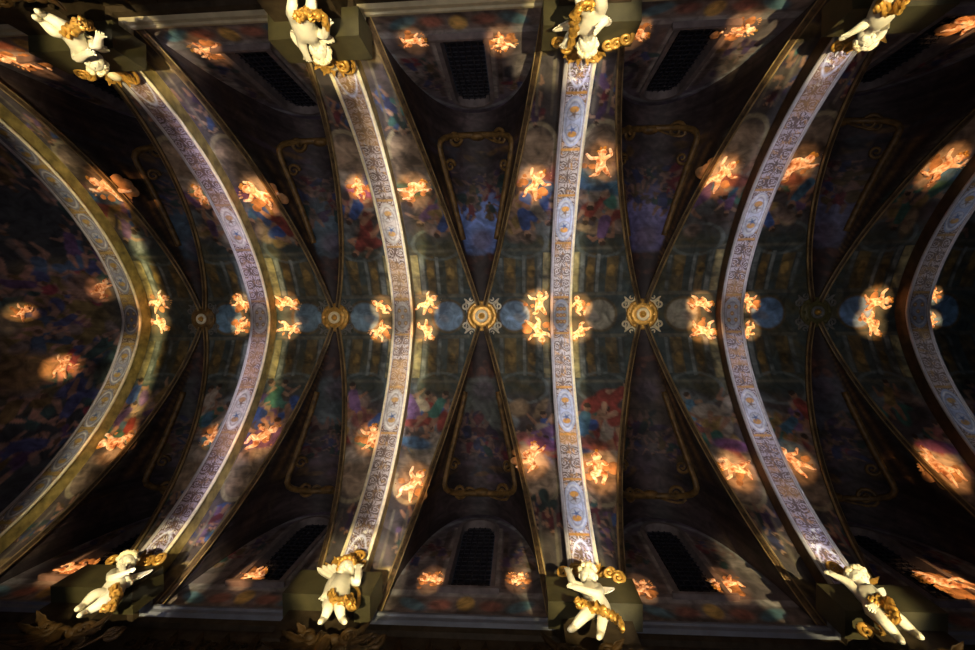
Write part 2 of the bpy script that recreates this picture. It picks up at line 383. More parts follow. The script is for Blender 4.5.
def make_arch(i):
    X = AXS[i]; Y, Z, ny, nz, S = arch_pts(520)
    root = thing('transverse_arch', f'{ALOOK[i]} transverse arch spanning the nave, {ORD[i]} from the left', 'arch', (X, 0, ZE), 'transverse arches of the vault')
    b = MB(); sec = [(-AW / 2, .012), (-AW / 2, -.62), (AW / 2, -.62), (AW / 2, .012)]; st = 8
    ks = list(range(0, 520, st)) + [519]
    vs = [(X + dx, Y[k] + ny[k] * -dn * -1, Z[k] + nz[k] * dn) for k in ks for dx, dn in sec]
    vs = [(X + dx, Y[k] + ny[k] * dn, Z[k] + nz[k] * dn) for k in ks for dx, dn in sec]
    m = len(ks); fs = [(a * 4 + c, a * 4 + c + 1, a * 4 + 5 + c, a * 4 + 4 + c) for a in range(m - 1) for c in range(3)] + [(0, 1, 2, 3), tuple((m - 1) * 4 + c for c in (3, 2, 1, 0))]
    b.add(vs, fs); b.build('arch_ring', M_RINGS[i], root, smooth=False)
    nt = 33; T = np.linspace(-AW / 2 + .03, AW / 2 - .03, nt)
    n = 1040; Y, Z, ny, nz, S = arch_pts(n)
    V = np.stack([np.tile(X + T, n), np.repeat(Y + ny * .02, nt), np.repeat(Z + nz * .02, nt)], 1)
    s = np.repeat(S, nt); t = np.tile(T, n); pal = SOFFIT[i]; smax = S[-1]
    wn = vnoise(s * 1.3 + 2 * i, t * 1.3) - .5; wm = vnoise(s * 1.7 + 9, t * 1.7 + i) - .5
    P = Painter(s, t, tuple(v * f for v, f in zip(pal['g'], (.70, .66, .68))))
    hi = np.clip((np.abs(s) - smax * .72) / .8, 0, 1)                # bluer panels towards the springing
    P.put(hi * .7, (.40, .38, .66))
    sc = scroll(s + .11 * i + .10 * wn, t + .05 * wm); P.put(sc * .96, tuple(.8 * v for v in pal['l']))
    fl = (vnoise(s * 9 + i, t * 9) > .78) & (hi > .3); P.put(fl * .9, (.95, .93, .90), .1)  # glint near the springing painted as white flecks
    fl = (vnoise(s * 7 + 3 * i, t * 7 + 4) > .80); P.put(fl * .6, pal['q'])
    dm = np.clip((vnoise(s * .6 + 5 * i, t * .2) - .62) * 6, 0, .5); P.put(dm, pal['q'])
    meds = [0.0, 2.55, -2.55] + ([4.9, -4.9] if i in (0, 3, 5) else [])
    if i == 0: meds += [1.3, -1.3, 3.7, -3.7]
    for c0 in meds:
        big = c0 != 0
        rx, ry = (.48, .19) if big else (.34, .19)
        P.ell(c0, 0, rx + .08, ry + .04, pal['m'], 0, .05)
        P.ring(c0, 0, rx, .016, (.62, .60, .56), ry); P.ring(c0, 0, rx - .05, .012, pal['l'], ry - .05)
        if big:
            for k in (-1, 1):
                P.ell(c0 + k * .19, 0, .15, .13, tuple(.5 * v + .2 for v in pal['m']), 0, .1); P.ring(c0 + k * .19, 0, .15, .012, pal['l'], .13)
                P.ell(c0 + k * .27, 0, .07, .09, pal['q'], 0, .2)
                for a in range(5): P.cap(c0 + k * .17, 0, c0 + k * .17 + .09 * math.cos(a * 1.257 + k), .09 * math.sin(a * 1.257 + k), .02, .006, (.06, .10, .22) if k > 0 else pal['l'])
        else:
            for k in (-1, 0, 1):
                for j in (-1, 0, 1):
                    if (k + j) % 2 == 0 or i == 3:
                        P.ell(c0 + k * .17, j * .085, .055, .045, pal['q'], 0, .3); P.ell(c0 + k * .17, j * .085, .02, .02, (.70, .58, .35), 0, .3)
        for k in (-1, 1): P.rect(c0 + k * (rx + .14) - .03, c0 + k * (rx + .14) + .03, -.2, .2, pal['q'])
    for c0 in (smax - .75, -(smax - .75)):                           # arched panel above each springing
        P.ring(c0, 0, .62, .02, (.70, .72, .95), .19)
    e = (np.abs(t) > AW / 2 - .05); P.put(e * 1., (.60, .56, .56), .1)
    e = (np.abs(np.abs(t) - (AW / 2 - .062)) < .008); P.put(e * .8, pal['l'], .1)
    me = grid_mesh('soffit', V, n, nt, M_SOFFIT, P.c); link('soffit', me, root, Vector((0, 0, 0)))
    for sd in (-1, 1):
        ks = list(range(0, n, 10)) + [n - 1]
        MB().tube([(X + sd * (AW / 2 - .005), Y[k] + ny[k] * .012, Z[k] + nz[k] * .012) for k in ks], .032, 8, up=(1, 0, 0)).build('edge_moulding', M_PALEGOLD if (i < 3 or (i == 3 and sd > 0)) and not (i < 2 and sd < 0) else M_MOULD_DIM, root)  # pale copy on the edges that catch the light
    return root
for i in range(6): make_arch(i)

# ------------------------------------------------------------------ painted vault of the six bays
BT = [dict(blue=(.20, .36, .52), w=.8), dict(blue=(.18, .28, .36), w=.9), dict(blue=(.24, .38, .56), w=1.1), dict(blue=(.36, .34, .26), w=1.2), dict(blue=(.18, .32, .56), w=.8), dict(blue=(.18, .36, .60), w=.6)]
DISC = {(0, -1): None, (0, 1): .9, (1, -1): .9, (1, 1): .9, (2, -1): .92, (2, 1): .95, (3, -1): .80, (3, 1): .85, (4, -1): .80, (4, 1): .95, (5, -1): .62, (5, 1): None}
def paint_bay(k, x, y, u):
    rng = random.Random(100 + k); s = s_of_y(y); xl = x - bay_c(k); half = 0.5 * (BAYS[k][1] - BAYS[k][0]); hx = bay_hx(k)
    P = Painter(xl, s, (.052, .074, .074)); w = BT[k]['w']
    inside = np.clip((1.0 - u) * 12 + .5, 0, 1); trans = 1 - inside; ed = half - AW / 2
    # --- transverse webs: painted architecture by the crown, figures on the haunches
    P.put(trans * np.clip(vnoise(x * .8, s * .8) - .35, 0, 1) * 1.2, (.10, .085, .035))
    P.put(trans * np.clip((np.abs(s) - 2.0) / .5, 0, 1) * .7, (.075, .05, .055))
    for sd in (-1, 1):
        e = sd * ed
        for q in (-1, 1):
            for d0, d1, c in ((.01, .21, (.44, .36, .15)), (.24, .36, (.24, .27, .27)), (.42, .62, (.16, .10, .03)), (.66, .74, (.22, .25, .25)), (.92, 1.22, (.17, .11, .03)), (1.26, 1.36, (.16, .19, .2))):  # first column paler, gold glow beside the arch put in its colour
                a, b = sorted((e - sd * d0, e - sd * d1)); lo, hi = sorted((q * .62, q * (1.75 - .12 * d1)))
                P.rect(a, b, lo, hi, c, .6, trans, .8)
            for yy in (.56, 1.82): P.rect(min(e, e - sd * 1.5), max(e, e - sd * 1.5), q * yy - .045, q * yy + .045, (.17, .16, .12), .6, trans)
            P.ring(e - sd * .75, q * 2.0, .62, .045, (.15, .19, .20), .42, .6, trans)
            for d in (.5, 1.05): P.ell(e - sd * d, q * 1.2, .10, .17, (.26, .17, .05), 0, .3, .9, .8, trans)
        if DISC[(k, sd)]:
            dx = DISC[(k, sd)]; P.ell(e - sd * dx, 0, .47, .47, (.15, .11, .05), 0, .1, 1, .5, trans); P.ell(e - sd * dx, 0, .40, .40, BT[k]['blue'], 0, .12, 1, .35, trans)
            P.ell(e - sd * (dx - .12), .06, .16, .10, (.30, .27, .25), .5, .5, .5, .6, trans)
        for q in (-1, 1):                                            # haunches: groups of people on clouds
            for _ in range(int(9 * 1)):
                sy = rng.uniform(2.2, 3.9); wd = max(.25, half - hx * (float(y_of_s(sy)) / YW) - AW / 2); cx = e - sd * rng.uniform(.1, wd)
                P.ell(cx, q * sy, rng.uniform(.15, .4), rng.uniform(.1, .25), random.Random(rng.random()).choice([(.24, .17, .14), (.15, .17, .18), (.28, .20, .12)]), rng.uniform(0, 3), .5, .9, .7, trans)
            for _ in range(5):
                sy = rng.uniform(2.25, 3.9); wd = max(.25, half - hx * (float(y_of_s(sy)) / YW) - AW / 2); cx = e - sd * rng.uniform(.1, wd)
                P.person(cx, q * sy, rng.uniform(.9, 1.35), rng.uniform(-.9, .9) + (0 if q < 0 else math.pi), rng, where=trans)
            sy = 4.35; wd = half - hx * (float(y_of_s(sy)) / YW) - AW / 2; cx = e - sd * wd * .52
            P.ell(cx, q * sy, .46, .55, (.30, .22, .15), 0, .4, .9, .7, trans); P.ell(cx - sd * .2, q * (sy - .55), .34, .22, (.36, .31, .25), .4, .5, .9, .6, trans); P.ell(cx + sd * .1, q * (sy - .85), .42, .16, random.Random(k * 7 + sd + q).choice([(.06, .16, .30), (.26, .08, .06), (.20, .08, .22), (.07, .18, .14)]), .2, .4, .9, .7, trans)
            P.ring(cx, q * 4.45, .40, .05, (.34, .29, .18), .55, .9, trans * (np.abs(s) > 4.3))
            for _ in range(4):
                P.person(e - sd * rng.uniform(.1, wd), q * rng.uniform(5.1, 6.0), rng.uniform(.5, .8), rng.uniform(-.6, .6), rng, cols=DARKD + [(.05, .09, .22), (.04, .11, .10), (.12, .07, .14)], where=trans)
            for d in (.15, .45, .7): P.cap(e - sd * d, q * 5.2, e - sd * d * 1.02, q * 7.0, .03, .03, (.15, .13, .10), where=trans)
            P.ell(e - sd * .38, q * 6.6, .3, .18, (.22, .16, .07), 0, .3, .9, .8, trans)
    # --- side webs: dark borders, a scene, a gilded cartouche
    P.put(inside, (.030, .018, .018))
    us = np.clip((.80 - u) * 14, 0, 1) * inside                      # framed picture
    P.put(us * np.clip((np.abs(s) - 1.6) * 4, 0, 1), (.055, .040, .050), .6)
    br = np.clip(1 - np.abs(u - .90) / .04, 0, 1) * inside; P.put(br * .8, (.16, .085, .03), .8)
    br = np.clip(1 - np.abs(u - .80) / .03, 0, 1) * inside * (np.abs(s) > 1.5); P.put(br * .8, (.12, .075, .025), .8)
    for q in (-1, 1):
        win = us * np.clip((q * s - 1.7) * 6, 0, 1) * np.clip((4.6 - q * s) * 6, 0, 1)
        sky = [(.02, .035, .055), (.03, .045, .06), (.055, .085, .20), (.055, .05, .11), (.045, .045, .08), (.03, .03, .04)][k] if q < 0 else [(.03, .03, .03), (.035, .045, .05), (.05, .055, .05), (.035, .025, .02), (.03, .03, .04), (.03, .03, .03)][k]
        P.ell(0, q * 2.6, .75, 1.1, tuple(2.6 * v for v in sky), 0, .5, 1, .5, win)
        P.ell(.05, q * 2.2, .3, .35, (.09, .06, .09), 0, .6, .7, .6, win)
        for _ in range(14):
            P.person(rng.uniform(-.75, .75), q * rng.uniform(3.1, 4.5), rng.uniform(.55, .95), rng.uniform(-.4, .4) + (0 if q > 0 else math.pi), rng, cols=DARKD, flesh=(.17, .10, .08), where=win)
        for _ in range(10):
            P.ell(rng.uniform(-.5, .5), q * rng.uniform(1.0, 1.7), .14, .08, (.075, .03, .022), rng.uniform(0, 3), .5, .8, .8, inside)
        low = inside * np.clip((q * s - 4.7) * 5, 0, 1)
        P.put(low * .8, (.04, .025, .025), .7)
        for _ in range(16):
            P.ell(rng.uniform(-1.1, 1.1), q * rng.uniform(4.7, 5.4), .2, .1, random.Random(rng.random()).choice([(.10, .055, .02), (.06, .04, .06), (.03, .03, .04)]), rng.uniform(0, 3), .5, .8, .8, low)
    return P.c * .92
def make_bay(k):
    a, b = BAYS[k]; nx, ny = 150, 460
    xs = np.linspace(a, b, nx)
    sv = np.linspace(-SMAX, SMAX, ny); ys = y_of_s(sv)
    x = np.tile(xs, ny); y = np.repeat(ys, nx); z, u = bay_z(k, x, y)
    V = np.stack([x, y, z], 1)
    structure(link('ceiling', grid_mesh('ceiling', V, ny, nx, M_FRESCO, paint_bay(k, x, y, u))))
for k in range(6): make_bay(k)

# semi-dome over the apse at the left end
def make_apse():
    nr, na = 190, 240; rr = y_of_s(np.linspace(0, s_of_y(np.array([5.05]))[0], nr)); th = np.linspace(-math.pi / 2, math.pi / 2, na)
    r = np.repeat(rr, na); t = np.tile(th, nr); x = AXS[0] - r * np.cos(t) / 1.15; y = r * np.sin(t)
    V = np.stack([x, y, apse_z(x, y)], 1); rng = random.Random(7)
    P = Painter(x - AXS[0], y, (.022, .026, .030))
    P.put(np.clip(1 - np.abs(r - 4.3) / .25, 0, 1), (.03, .035, .045))
    P.ell(-1.7, .3, 1.0, 1.7, (.085, .062, .024), .1, .5, 1, .5)
    P.ell(-3.1, -.7, .9, .6, (.035, .06, .065), 0, .5, 1, .5)
    for _ in range(60):
        q = rng.uniform(-1.5, 1.5); rad = rng.uniform(1.2, 4.6)
        P.person(-rad * math.cos(q) / 1.15, rad * math.sin(q), rng.uniform(.7, 1.2), rng.uniform(0, 6.28), rng, cols=DARKD + [(.10, .05, .05), (.03, .05, .09)], flesh=(.15, .09, .07))
    for (cx, cy, a, b, c) in ((-3.0, .75, .55, .5, (.15, .10, .095)), (-3.35, -.35, .6, .35, (.16, .08, .06)), (-2.6, .1, .35, .3, (.12, .10, .07)), (-.55, 1.25, .35, .6, (.02, .035, .028)), (-1.15, -.9, .35, .35, (.12, .075, .06)), (-2.1, 1.3, .5, .5, (.11, .07, .03))):
        P.ell(cx, cy, a, b, c, .4, .5, .9, .8)
    structure(link('ceiling', grid_mesh('ceiling', V, nr, na, M_FRESCO, P.c * 3.6)))
make_apse()

# ------------------------------------------------------------------ clerestory walls, windows, entablature
WHW, WZ0, WZ1 = .40, 8.32 + H0, 11.0 + H0
def in_window(x, z):
    r = np.zeros(len(x), bool)
    for k in range(6):
        d = np.abs(x - bay_c(k)); r |= (d < WHW + .02) & (z > WZ0) & (z < WZ1 - WHW + np.sqrt(np.maximum((WHW + .02) ** 2 - d ** 2, 0)))
    return r
def make_wall(q, name):
    x0, x1, z0, z1 = AXS[0] - .6, EDGES[-1], ZE - .15, ZL + .15; nx, nz = 760, 130
    xs = np.linspace(x0, x1, nx); zs = np.linspace(z0, z1, nz); x = np.tile(xs, nz); z = np.repeat(zs, nx)
    P = Painter(x, z, (.085, .070, .072)); rng = random.Random(50 + q)
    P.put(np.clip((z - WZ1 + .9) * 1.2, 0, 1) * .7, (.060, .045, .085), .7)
    for k in range(6):
        c = bay_c(k)
        P.rect(c - 1.6, c + 1.6, WZ0 - .28, WZ0 - .10, (.17, .16, .16)); P.rect(c - 1.6, c + 1.6, WZ0 - .75, WZ0 - .28, (.10, .08, .075), 1, None, .8)
        for t in (-1, 1):
            P.rect(min(c + t * .47, c + t * .57), max(c + t * .47, c + t * .57), WZ0, WZ1 - .3, (.17, .15, .14)); P.rect(min(c + t * .60, c + t * .72), max(c + t * .60, c + t * .72), WZ0, WZ1 - .5, (.07, .05, .045), 1, None, .8)
            P.ell(c + t * .86, WZ0 + 1.25, .13, .26, (.022, .02, .028), 0, .3); P.ell(c + t * .92, WZ0 + 1.65, .14, .18, (.03, .02, .04), 0, .4)
            P.ell(c + t * 1.15, WZ0 + 1.1, .22, .7, (.17, .145, .135), t * .15, .4, .9, .6)
            P.ell(c + t * .95, WZ0 - .5, .28, .13, (.05, .11, .14), t * .5, .4, .9, .6); P.ell(c + t * .45, WZ0 - .5, .2, .14, (.17, .06, .04), 0, .5, .8, .7)
            for _ in range(4): P.person(c + t * rng.uniform(.7, 1.2), WZ0 + rng.uniform(.6, 2.0), .6, rng.uniform(-.5, .5), rng, cols=DARKD, flesh=(.14, .09, .08))
        P.ell(c, WZ0 - .45, .16, .2, (.26, .17, .05), 0, .3, 1, .8)
        P.ring(c, WZ0 + .5, 1.36, .05, (.15, .16, .17), 2.35, .8, (z > WZ0 + .4) * 1.)
    V = np.stack([x, np.full_like(x, q * YW), z], 1)
    me = grid_mesh(name, V, nz, nx, M_FRESCO, P.c * 1.6, mask=lambda c: ~in_window(c[:, 0], c[:, 2]), smooth=False, flip=q > 0)
    w = structure(link(name, me))
    b = MB().box(((x0 + x1) / 2, q * (YW + .16), ZE / 2 - .1), (x1 - x0, .3, ZE - .2))
    b.build('lower_wall', M_FRIEZE, w, smooth=False, origin=(0, 0, 0))
def win_outline(c, hw, z0, z1, n=16):
    pts = [(c - hw, z0), (c + hw, z0)]
    return pts + [(c + hw * math.cos(math.pi * i / n), z1 - hw + hw * math.sin(math.pi * i / n)) for i in range(n + 1)]
def make_window(q, k, num):
    c = bay_c(k); yo = q * YW
    b = MB(); loops = [(WHW + .09, WZ0 - .09, WZ1 + .09, 0.03), (WHW + .09, WZ0 - .09, WZ1 + .09, -.05), (WHW, WZ0, WZ1, -.05), (WHW - .02, WZ0 + .02, WZ1 - .02, .16)]
    vs = []; n = 19
    for hw, z0, z1, d in loops: vs += [(x, yo + q * d, z) for x, z in win_outline(c, hw, z0, z1)]
    fs = [(i * n + j, i * n + (j + 1) % n, (i + 1) * n + (j + 1) % n, (i + 1) * n + j) for i in range(3) for j in range(n)]
    root = structure(b.add(vs, fs).build(f'window_{num}', M_JAMB, smooth=False))
    g = MB(); yg = yo + q * .13; o = win_outline(c, WHW - .04, WZ0 + .04, WZ1 - .04)
    g.add([(x, yg, z) for x, z in o] + [(x, yg + q * .02, z) for x, z in o], [tuple(range(n)), tuple(range(2 * n - 1, n - 1, -1))] + [(j, n + j, n + (j + 1) % n, (j + 1) % n) for j in range(n)])
    g.build('glass', M_GLASS, root, smooth=False)
    l = MB()
    for i in range(1, 6):
        x = c - WHW + i * WHW / 3; top = WZ1 - WHW + math.sqrt(max(WHW ** 2 - (x - c) ** 2, 0)) - .05
        l.box((x, yg - q * .02, (WZ0 + top) / 2), (.022, .02, top - WZ0))
    z = WZ0 + .15
    while z < WZ1 - .1:
        hw = WHW if z < WZ1 - WHW else math.sqrt(max(WHW ** 2 - (z - WZ1 + WHW) ** 2, 0))
        if hw > .05: l.box((c, yg - q * .02, z), (2 * hw - .05, .02, .022))
        z += .16
    l.build('lattice', M_LEAD, root, smooth=False)
    m = MB().box((c, yo - q * .05, WZ0 - .12), (1.15, .12, .07)); m.build('window_sill', M_JAMB, root, smooth=False)
make_wall(-1, 'wall_back'); make_wall(1, 'wall_front')
num = 1
for q in (-1, 1):
    for k in range(6): make_window(q, k, num); num += 1

BLK, BHW = 4.29, .68                             # front face and half width of the pier blocks
def entablature(q, name, m):
    y0 = 4.85; path = [(-13.5, y0)]
    for X in AXS: path += [(X - BHW, y0), (X - BHW, BLK), (X + BHW, BLK), (X + BHW, y0)]
    path.append((EDGES[-1], y0))
    prof_ = [(-1.0, ZE), (.0, ZE), (.0, ZE - .05), (-.03, ZE - .07), (-.03, ZE - .15), (-.08, ZE - .20), (-.10, ZE - .30), (-.17, ZE - .34), (-.17, ZE - 1.15), (-.12, ZE - 1.2), (-.12, ZE - 1.28), (-.17, ZE - 1.33), (-.17, ZE - 2.6)]
    def off(i, o):
        p = path[i]; nx = ny = 0
        # outward (towards the nave) is -y on runs; on returns it is away from the block
        segs = []
        if i > 0: segs.append((path[i - 1], p))
        if i < len(path) - 1: segs.append((p, path[i + 1]))
        for (a, b) in segs:
            dx, dy = b[0] - a[0], b[1] - a[1]
            if abs(dx) > 1e-6: ny = -1
            else: nx = -1 if dy < 0 else 1
        return (p[0] + nx * o, p[1] + ny * o)
    vs = []; n = len(prof_)
    for i in range(len(path)):
        for j, (o, z) in enumerate(prof_):
            if j == 0:
                vs.append((path[i][0], YW, z))
            else:
                x, y = off(i, o); vs.append((x, y, z))
    vs = [(x, y * q, z) for x, y, z in vs]
    f1 = [(i * n + j, i * n + j + 1, (i + 1) * n + j + 1, (i + 1) * n + j) for i in range(len(path) - 1) for j in range(n - 1) if j < 5]
    f2 = [(i * n + j, i * n + j + 1, (i + 1) * n + j + 1, (i + 1) * n + j) for i in range(len(path) - 1) for j in range(n - 1) if j >= 5]
    root = structure(MB().add(vs, f1).build(name, m, smooth=False))
    MB().add(vs, f2).build('frieze', M_FRIEZE, root, smooth=False)
    rng = random.Random(3 + q); o = MB()                               # gilded rosettes and leaves of the frieze
    for k in range(6):
        for t in (-.95, -.45, 0, .45, .95):
            c = Vector((bay_c(k) + t * .95, q * (y0 + .15), ZE - .72)); fr = Matrix(((1, 0, 0), (0, 0, -q), (0, q, 0)))
            for h in (-1, 1): o.volute(c + Vector((h * .14, 0, 0)), .12, fr, 1.3, .022, h, 0)
            o.leaf(c - Vector((0, 0, .2)), c + Vector((0, 0, .22)), (0, -q, 0), .09, .25)
    o.build('frieze_ornament', M_CORBEL, root)
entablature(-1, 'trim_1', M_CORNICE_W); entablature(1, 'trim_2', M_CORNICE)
for q in (-1, 1):
    for i in range(1, 5):
        nm = ('top' if q < 0 else 'bottom')
        t = MB().box((AXS[i] * .975, q * (BLK + .12), ZE - .29), (2 * BHW + .02, .42, .64)).build('pier_block', M_DARKSTONE, smooth=False)
        tag(t, f'olive stone pier block carrying the {ORD[i]} arch from the left, {nm} side', 'block', 'pier blocks under the arches')

# ------------------------------------------------------------------ diagonal ribs and bosses
def bay_name(k):
    return f'between the {ORD[k]} and {ORD[k + 1]} arches' if k < 5 else 'right of the sixth arch'
def make_rib(k, sx, sq):
    c, hx = bay_c(k), bay_hx(k); ts = [.035 + .965 * (i / 44) ** .8 for i in range(45)]
    pts = []
    for t in ts:
        x, y = c + sx * hx * t, sq * YW * t * .995; pts.append(Vector((x, y, float(webz(y)) - .03)))
    side = 'left' if sx < 0 else 'right'; tb = 'top' if sq < 0 else 'bottom'
    root = thing('diagonal_rib', f'gilded rib at the {tb} {side} of the boss {bay_name(k)}' if k < 5 else f'dim rib at the {tb} {side} of the cut-off bay right of the sixth arch', 'rib', pts[-1], 'diagonal ribs of the vault')
    MB().tube(pts, .058, 8).build('rib_body', M_RIB, root)
    n = Vector((sx * YW, -sq * hx, 0)).normalized() * .05
    n = n if n.x * sx < 0 else n
    MB().tube([p + n - Vector((0, 0, .045)) for p in pts], .024, 6).build('fillet', M_RIBLINE, root)
    MB().tube([p - n - Vector((0, 0, .045)) for p in pts], .014, 6).build('fillet', M_RIBLINE, root)
for k in range(6):
    for sx in ((-1, 1) if k < 5 else (-1,)):
        for sq in (-1, 1): make_rib(k, sx, sq)
DOWN = Matrix(((1, 0, 0), (0, -1, 0), (0, 0, -1)))
def make_boss(k, label, mscroll, mdisc, mring, sc=1.0):
    c = Vector((bay_c(k), 0, ZB - .03)); root = thing('vault_boss', label, 'boss', c, 'ornate bosses at the vault crown')
    MB().lathe([(.02, -.02), (.40 * sc, -.02), (.41 * sc, .05), (.36 * sc, .07), (.33 * sc, .05), (.30 * sc, .09), (.25 * sc, .11), (.20 * sc, .10), (.02, .10)], c, DOWN).build('boss_disc', mdisc, root)
    for i in range(16):
        q = 2 * math.pi * i / 16; d = Vector((math.cos(q), -math.sin(q), 0))
        if i % 2 == 0: MB().leaf(c + d * .20 * sc - Vector((0, 0, .08)), c + d * .36 * sc - Vector((0, 0, .09)), (0, 0, -1), .07, .2, 2).build('petal', mdisc, root)
    MB().lathe([(.09 * sc, .09), (.17 * sc, .09), (.175 * sc, .13), (.14 * sc, .17), (.10 * sc, .15), (.09 * sc, .09)], c, DOWN).build('boss_ring', mring, root)
    MB().ball(c - Vector((0, 0, .12)), (.075 * sc, .075 * sc, .10), 14, 10).build('button', M_GOLD, root)
    for i in range(4):
        q = math.pi / 4 + i * math.pi / 2
        for h in (-1, 1):
            qq = q + h * .24; p = c + Vector((math.cos(qq), math.sin(qq), 0)) * .52 * sc - Vector((0, 0, .02))
            tl = c + Vector((math.cos(q + h * .62), math.sin(q + h * .62), 0)) * .40 * sc
            MB().volute(p, .115 * sc, DOWN, 1.4, .030 * sc, h, -qq + math.pi * .5 * h, tl).build('scroll', mscroll, root)
        d = Vector((math.cos(q), math.sin(q), 0))
        MB().leaf(c + d * .38 * sc, c + d * .68 * sc - Vector((0, 0, .02)), (0, 0, -1), .06, .25, 2).build('leaf', mscroll, root)
BOSSL = ['ivory boss with pale rings between the first and second arches', 'gilded boss with dark scrolls between the second and third arches',
         'gilded boss with white rings and white scrolls at the centre of the picture', 'bright golden boss with gilded scrolls between the fourth and fifth arches', 'dim greenish boss between the fifth and sixth arches']
for k_, pw_ in ((0, 300), (1, 450), (2, 1500), (3, 1900)): spot('added_boss_spot', (bay_c(k_) * .9, .4, .4), (bay_c(k_), 0, ZB), 4.2, pw_, (1, .84, .55), .9)  # unseen spots added to brighten the bosses
M_BOSSGREEN = mat('dim_boss_gilding', (.10, .09, .03), .5, .1, .3, 12, .2)  # gilding of the dim boss, low light put in its colour
M_DIMIVORY = mat('dim_ivory', (.16, .16, .15), .5, 0, .3, 12, .2)  # darker copy of the ivory, dim light put in its colour
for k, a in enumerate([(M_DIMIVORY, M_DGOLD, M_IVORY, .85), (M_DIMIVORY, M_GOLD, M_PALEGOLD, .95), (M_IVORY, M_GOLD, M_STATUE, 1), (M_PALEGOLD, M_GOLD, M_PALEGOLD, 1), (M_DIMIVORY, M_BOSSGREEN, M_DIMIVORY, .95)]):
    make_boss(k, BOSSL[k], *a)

# gilded frames round the scenes of the side webs
def make_frame(k, q):
    c, hx = bay_c(k), bay_hx(k); pts = []
    def P(u, y):
        x = c + u * hx * y / YW; return Vector((x, q * y, float(bay_z(k, np.float64(x), np.float64(q * y))[0]) - .03))
    n = 26
    for i in range(n): pts.append(P(-.74, 2.0 + 1.95 * i / (n - 1)))
    for i in range(1, 17):
        a = math.pi * i / 17; pts.append(P(-.74 * math.cos(a), 3.95 + .60 * math.sin(a) ** .8))
    for i in range(n): pts.append(P(.74, 3.95 - 1.95 * i / (n - 1)))
    tb = 'top' if q < 0 else 'bottom'
    root = thing('stucco_cartouche', f'gilded arched cartouche round the painted side web {bay_name(k)}, {tb} half', 'cartouche', pts[n + 8], 'gilded cartouches of the side webs')
    MB().tube(pts, .075, 8).build('frame_moulding', M_DGOLD, root)
    for t in (-1, 1):
        p = P(t * .42, 4.42); nn = -vault_n(p.x, p.y); fr = Matrix.Identity(3)
        z = -nn; x = Vector((1, 0, 0)); x = (x - z * x.dot(z)).normalized(); y = z.cross(x)
        fr = Matrix(((x.x, y.x, z.x), (x.y, y.y, z.y), (x.z, y.z, z.z)))
        MB().volute(p, .20, fr, 1.5, .045, t, 0, P(t * .05, 4.55)).build('scroll', M_DGOLD, root)
        p2 = P(t * .62, 3.75); MB().volute(p2, .16, fr, 1.4, .04, -t, 0).build('scroll', M_DGOLD, root)
    p = P(0, 4.5); MB().ball(p, (.20, .09, .13), 12, 8).build('shell', M_DGOLD, root)
for k in range(5):
    for q in (-1, 1): make_frame(k, q)

# ------------------------------------------------------------------ figures
def cross_frame(up, face):
    up = up.normalized(); f = (face - up * face.dot(up)).normalized(); r = f.cross(up)
    return r, f, up                            # right (viewer's left mirrored), forward, up
def skin_mesh(J, E, levels=1):
    """continuous skinned surface from joints {name: (position, radius)} and edges, root first"""
    names = list(J); me = bpy.data.meshes.new('skin')
    me.from_pydata([tuple(J[n][0]) for n in names], [(names.index(a), names.index(b)) for a, b in E], [])
    o = bpy.data.objects.new('skin', me); COL.objects.link(o)
    m = o.modifiers.new('s', 'SKIN'); m.use_smooth_shade = True
    for i, n in enumerate(names):
        d = me.skin_vertices[0].data[i]; d.radius = (J[n][1], J[n][1]); d.use_root = (i == 0)
    u = o.modifiers.new('u', 'SUBSURF'); u.levels = u.render_levels = levels
    bpy.context.view_layer.update()
    ev = o.evaluated_get(bpy.context.evaluated_depsgraph_get()); r = ev.to_mesh()
    vs = [v.co.copy() for v in r.vertices]; fs = [tuple(p.vertices) for p in r.polygons]
    ev.to_mesh_clear(); bpy.data.objects.remove(o); bpy.data.meshes.remove(me)
    return vs, fs
